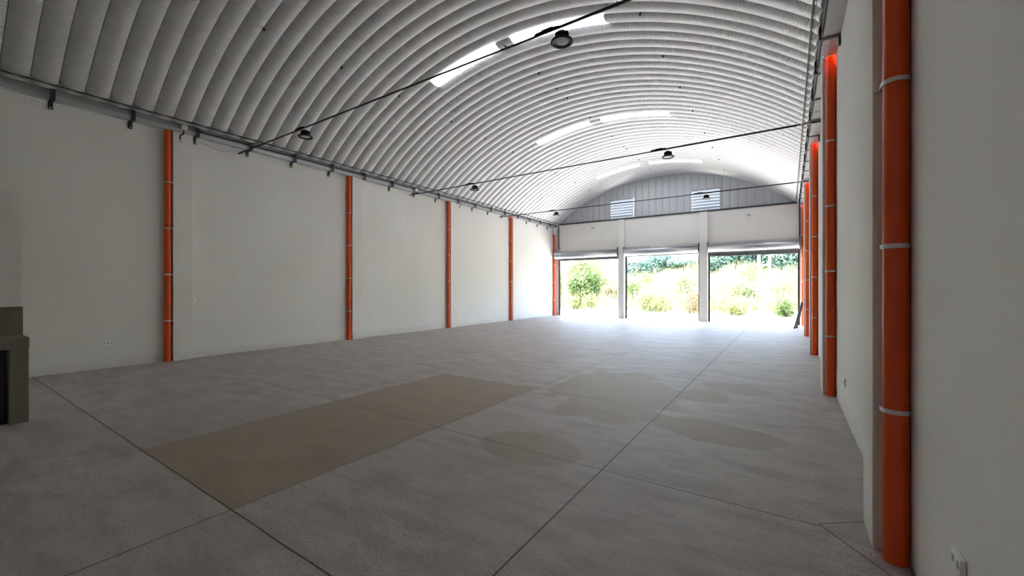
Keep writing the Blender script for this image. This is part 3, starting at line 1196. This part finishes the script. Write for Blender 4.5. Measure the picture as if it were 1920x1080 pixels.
def leaves(m, c, rx, ry, rz, n, size, rnd, lumps=7):
    ls = []
    for q in range(lumps):
        an, el = rnd.uniform(0, 2 * PI), rnd.uniform(-0.3, 1.0)
        ls.append((c[0] + rx * 0.6 * math.cos(an) * rnd.uniform(0.3, 1), c[1] + ry * 0.6 * math.sin(an) * rnd.uniform(0.3, 1), c[2] + rz * 0.55 * el, rnd.uniform(0.35, 0.75)))
    for q in range(n):
        lx, ly, lz, ls_ = rnd.choice(ls)
        d = Vector((rnd.gauss(0, 1), rnd.gauss(0, 1), rnd.gauss(0, 1))).normalized() * (rnd.random() ** 0.35)
        p = Vector((lx + d.x * rx * ls_, ly + d.y * ry * ls_, lz + d.z * rz * ls_))
        nrm = (d + Vector((rnd.gauss(0, 0.5), rnd.gauss(0, 0.5), rnd.gauss(0.5, 0.5)))).normalized()
        u = nrm.cross(Vector((rnd.gauss(0, 1), rnd.gauss(0, 1), rnd.gauss(0, 1)))).normalized()
        w = nrm.cross(u)
        s = size * rnd.uniform(0.6, 1.3)
        b = len(m.v)
        m.v += [tuple(p - u * s), tuple(p + w * s * 0.45), tuple(p + u * s), tuple(p - w * s * 0.45)]
        m.f.append((b, b + 1, b + 2, b + 3))


def bush(x, y, rx, rz, n, size, mat, label, name='bush', cat='bush', group='bushes on the bank', seed=0):
    rnd = random.Random(seed + 11)
    z = max(hill_z(x, y), 0)
    t = empty(name, (x, y, z - 0.02))
    m = MB()
    leaves(m, (0, 0, rz * 0.42), rx, rx * 0.8, rz, n, size, rnd, 9)
    m.build('foliage', mat, t)
    m = MB()
    for q in range(5):
        an = rnd.uniform(0, 2 * PI)
        m.tube([(0, 0, -0.05), (math.cos(an) * rx * 0.2, math.sin(an) * rx * 0.2, rz * 0.4), (math.cos(an) * rx * 0.45, math.sin(an) * rx * 0.45, rz * 0.8)], 0.02, 5, rads=[0.03, 0.02, 0.008])
    m.build('stems', M['bark'], t)
    tag(t, label, cat, group)


def tree(x, y, hgt, r, n, size, mat, label, seed):
    rnd = random.Random(seed)
    z = hill_z(x, y)
    t = empty('tree', (x, y, z - 0.05))
    m = MB()
    leaves(m, (0, 0, hgt * 0.42), r, r, hgt * 0.62, n, size, rnd, 12)
    m.build('crown', mat, t)
    m = MB()
    m.tube([(0, 0, 0), (0.05, 0.02, hgt * 0.3), (0.0, 0.05, hgt * 0.65)], 0.1, 8, rads=[0.13, 0.09, 0.04])
    for q in range(4):
        an = rnd.uniform(0, 2 * PI)
        m.tube([(0.04, 0.02, hgt * 0.3), (math.cos(an) * r * 0.5, math.sin(an) * r * 0.5, hgt * 0.6)], 0.04, 6, rads=[0.05, 0.02])
    m.build('trunk', M['bark'], t)
    tag(t, label, 'tree', 'trees beyond the bank')


A_CAM = math.atan((1478.0 - 960) / 772.0)
SA, CA = math.sin(A_CAM), math.cos(A_CAM)


def at(u, y):
    """x of photo column u at distance y"""
    k = (u - 960) / 772.0
    return (k * y * CA - y * SA) / (CA + k * SA)


G, YL, DK, BR_ = M['leaf_green'], M['leaf_yellow'], M['leaf_dark'], M['leaf_brown']
bush(at(1086, 29.6), 29.6, 1.5, 2.0, 2600, 0.10, G, 'large fresh green bush behind the left door', seed=1)
bush(at(1112, 30.2), 30.2, 1.1, 2.1, 1700, 0.10, G, 'green bush right of the large one behind the left door', seed=2)
bush(at(1076, 33.5), 33.5, 1.8, 2.8, 2200, 0.10, YL, 'tall yellow-green bush behind the large green one, left door', seed=3)
bush(at(1102, 34.5), 34.5, 1.8, 2.6, 2000, 0.11, YL, 'yellow-green bush at the top middle of the left door', seed=4)
bush(at(1106, 28.0), 28.0, 0.8, 0.75, 700, 0.07, YL, 'low yellow-green shrub at the yard edge, left door', seed=5)
bush(at(1075, 28.4), 28.4, 0.7, 0.8, 600, 0.07, YL, 'low pale shrub at the yard edge next to the white post', seed=6)
bush(at(1148, 29.6), 29.6, 0.8, 0.9, 600, 0.07, BR_, 'brown dry shrub just left of the left pillar', seed=7)
bush(at(1192, 30.0), 30.0, 0.9, 1.3, 800, 0.08, G, 'small green shrub just right of the left pillar', seed=8)
bush(at(1051, 27.5), 27.5, 0.5, 2.6, 700, 0.08, G, 'narrow green shrub left of the white post by the left door', seed=9)
bush(at(1205, 27.9), 27.9, 1.0, 1.0, 900, 0.07, YL, 'low yellow shrub at the yard edge, left part of middle door', seed=10)
bush(at(1246, 27.6), 27.6, 1.1, 1.2, 1000, 0.07, YL, 'low yellow shrub at the yard edge, middle of middle door', seed=12)
bush(at(1293, 27.4), 27.4, 1.1, 1.3, 1000, 0.07, BR_, 'tan dry shrub left of the right pillar', seed=13)
bush(at(1290, 33.0), 33.0, 1.0, 1.5, 900, 0.09, G, 'green shrub on the bank at the right of middle door', seed=14)
bush(at(1213, 36.0), 36.0, 1.2, 1.4, 900, 0.09, YL, 'yellow-green shrub midway up the bank, middle door', seed=15)
bush(at(1365, 30.0), 30.0, 1.1, 1.0, 700, 0.08, BR_, 'brown dry shrub on the bank at left of right door', seed=16)
bush(at(1401, 29.6), 29.6, 0.9, 1.2, 900, 0.08, G, 'small bright green shrub left of the thin posts, right door', seed=17)
bush(at(1477, 27.0), 27.0, 0.7, 0.9, 800, 0.07, G, 'bright green shrub at the yard edge, right end', seed=18)
bush(at(1403, 36.0), 36.0, 1.2, 1.3, 800, 0.09, YL, 'yellow shrub midway up the bank behind the thin posts', seed=19)
bush(at(1370, 27.3), 27.3, 1.2, 0.8, 900, 0.07, YL, 'low yellow shrub at the yard edge, right door', seed=20)
bush(at(1462, 31.0), 31.0, 1.2, 1.2, 800, 0.08, YL, 'yellow-green shrub on the bank right of the thin posts', seed=21)
tr = [(1190, 46, 2.1, 2.3), (1222, 49, 2.7, 2.6), (1252, 52, 1.5, 2.6), (1286, 50, 1.1, 2.3), (1345, 46, 2.4, 2.4), (1380, 45, 3.2, 2.6), (1412, 47, 4.0, 2.8), (1445, 46, 4.0, 2.7), (1474, 44, 4.0, 2.6), (1498, 43, 3.7, 2.3)]
TL = ['leftmost of the row, beside the left pillar', 'second from the left pillar', 'over the middle of the middle door', 'just left of the right pillar', 'just right of the right pillar',
      'second right of the right pillar', 'left of the thin white posts', 'right of the thin white posts', 'second right of the thin white posts', 'rightmost of the row']
for i, (u, y, h_, r) in enumerate(tr):
    tree(at(u, y), y, h_, r, 2200, 0.17, DK, 'blue-green tree on top of the bank, ' + TL[i], 40 + i)

# white posts outside
def post(u, y, w, hgt, label):
    x = at(u, y)
    z = max(hill_z(x, y), -0.015)
    t = empty('white_post', (x, y, z - 0.01))
    bevel(MB().quad_box(-w / 2, w / 2, -w / 2, w / 2, 0, hgt).build('shaft', M['postwhite'], t), 0.01)
    MB().quad_box(-w / 2 - 0.02, w / 2 + 0.02, -w / 2 - 0.02, w / 2 + 0.02, hgt, hgt + 0.05).build('cap', M['postwhite'], t)
    tag(t, label, 'post', 'white posts outside')


post(1059, 24.2, 0.20, 4.4, 'thick white post outside the left end of left door')
post(1423, 30.5, 0.17, 4.6, 'thin white post outside the right door, the left of two')
post(1443.5, 31.0, 0.14, 4.6, 'thin white post outside the right door, the right of two')

# ------------------------------------------------------------------ light
w = bpy.data.worlds.new('sky')
sc.world = w
w.use_nodes = True
nt = w.node_tree
bg = nt.nodes['Background']
sky = nt.nodes.new('ShaderNodeTexSky')
sky.sky_type = 'NISHITA'
sky.sun_disc = False
sky.sun_elevation = math.radians(62)
sky.sun_rotation = math.radians(-80)
sky.dust_density = 3.0
sky.air_density = 1.0
nt.links.new(sky.outputs[0], bg.inputs[0])
bg.inputs[1].default_value = 0.30

sd = bpy.data.lights.new('sun', 'SUN')
sd.energy = 5.0
sd.angle = math.radians(1.5)
sd.color = (1.0, 0.96, 0.9)
so = bpy.data.objects.new('sun', sd)
COL.objects.link(so)
so.location = (-20, 20, 30)
d = Vector((0.46, -0.06, -0.88))
so.rotation_euler = d.to_track_quat('-Z', 'Y').to_euler()

# ------------------------------------------------------------------ camera
cd = bpy.data.cameras.new('camera')
cd.sensor_width = 36
cd.lens = 36 * 772.0 / 1920
cd.shift_y = -1.0 / 1920
cd.clip_start = 0.05
cd.clip_end = 400
co = bpy.data.objects.new('camera', cd)
COL.objects.link(co)
co.location = (0, 0, 1.6)
co.rotation_euler = (PI / 2, 0, A_CAM)
sc.camera = co

# ------------------------------------------------------------------ view
vs = sc.view_settings
vs.view_transform = 'Standard'
vs.look = 'None'
vs.exposure = 3.2
vs.gamma = 1.0
vs.use_curve_mapping = False
sc.cycles.max_bounces = 10
sc.cycles.diffuse_bounces = 7
sc.cycles.glossy_bounces = 3
sc.cycles.use_adaptive_sampling = True
sc.cycles.adaptive_threshold = 0.03
sc.cycles.transmission_bounces = 8
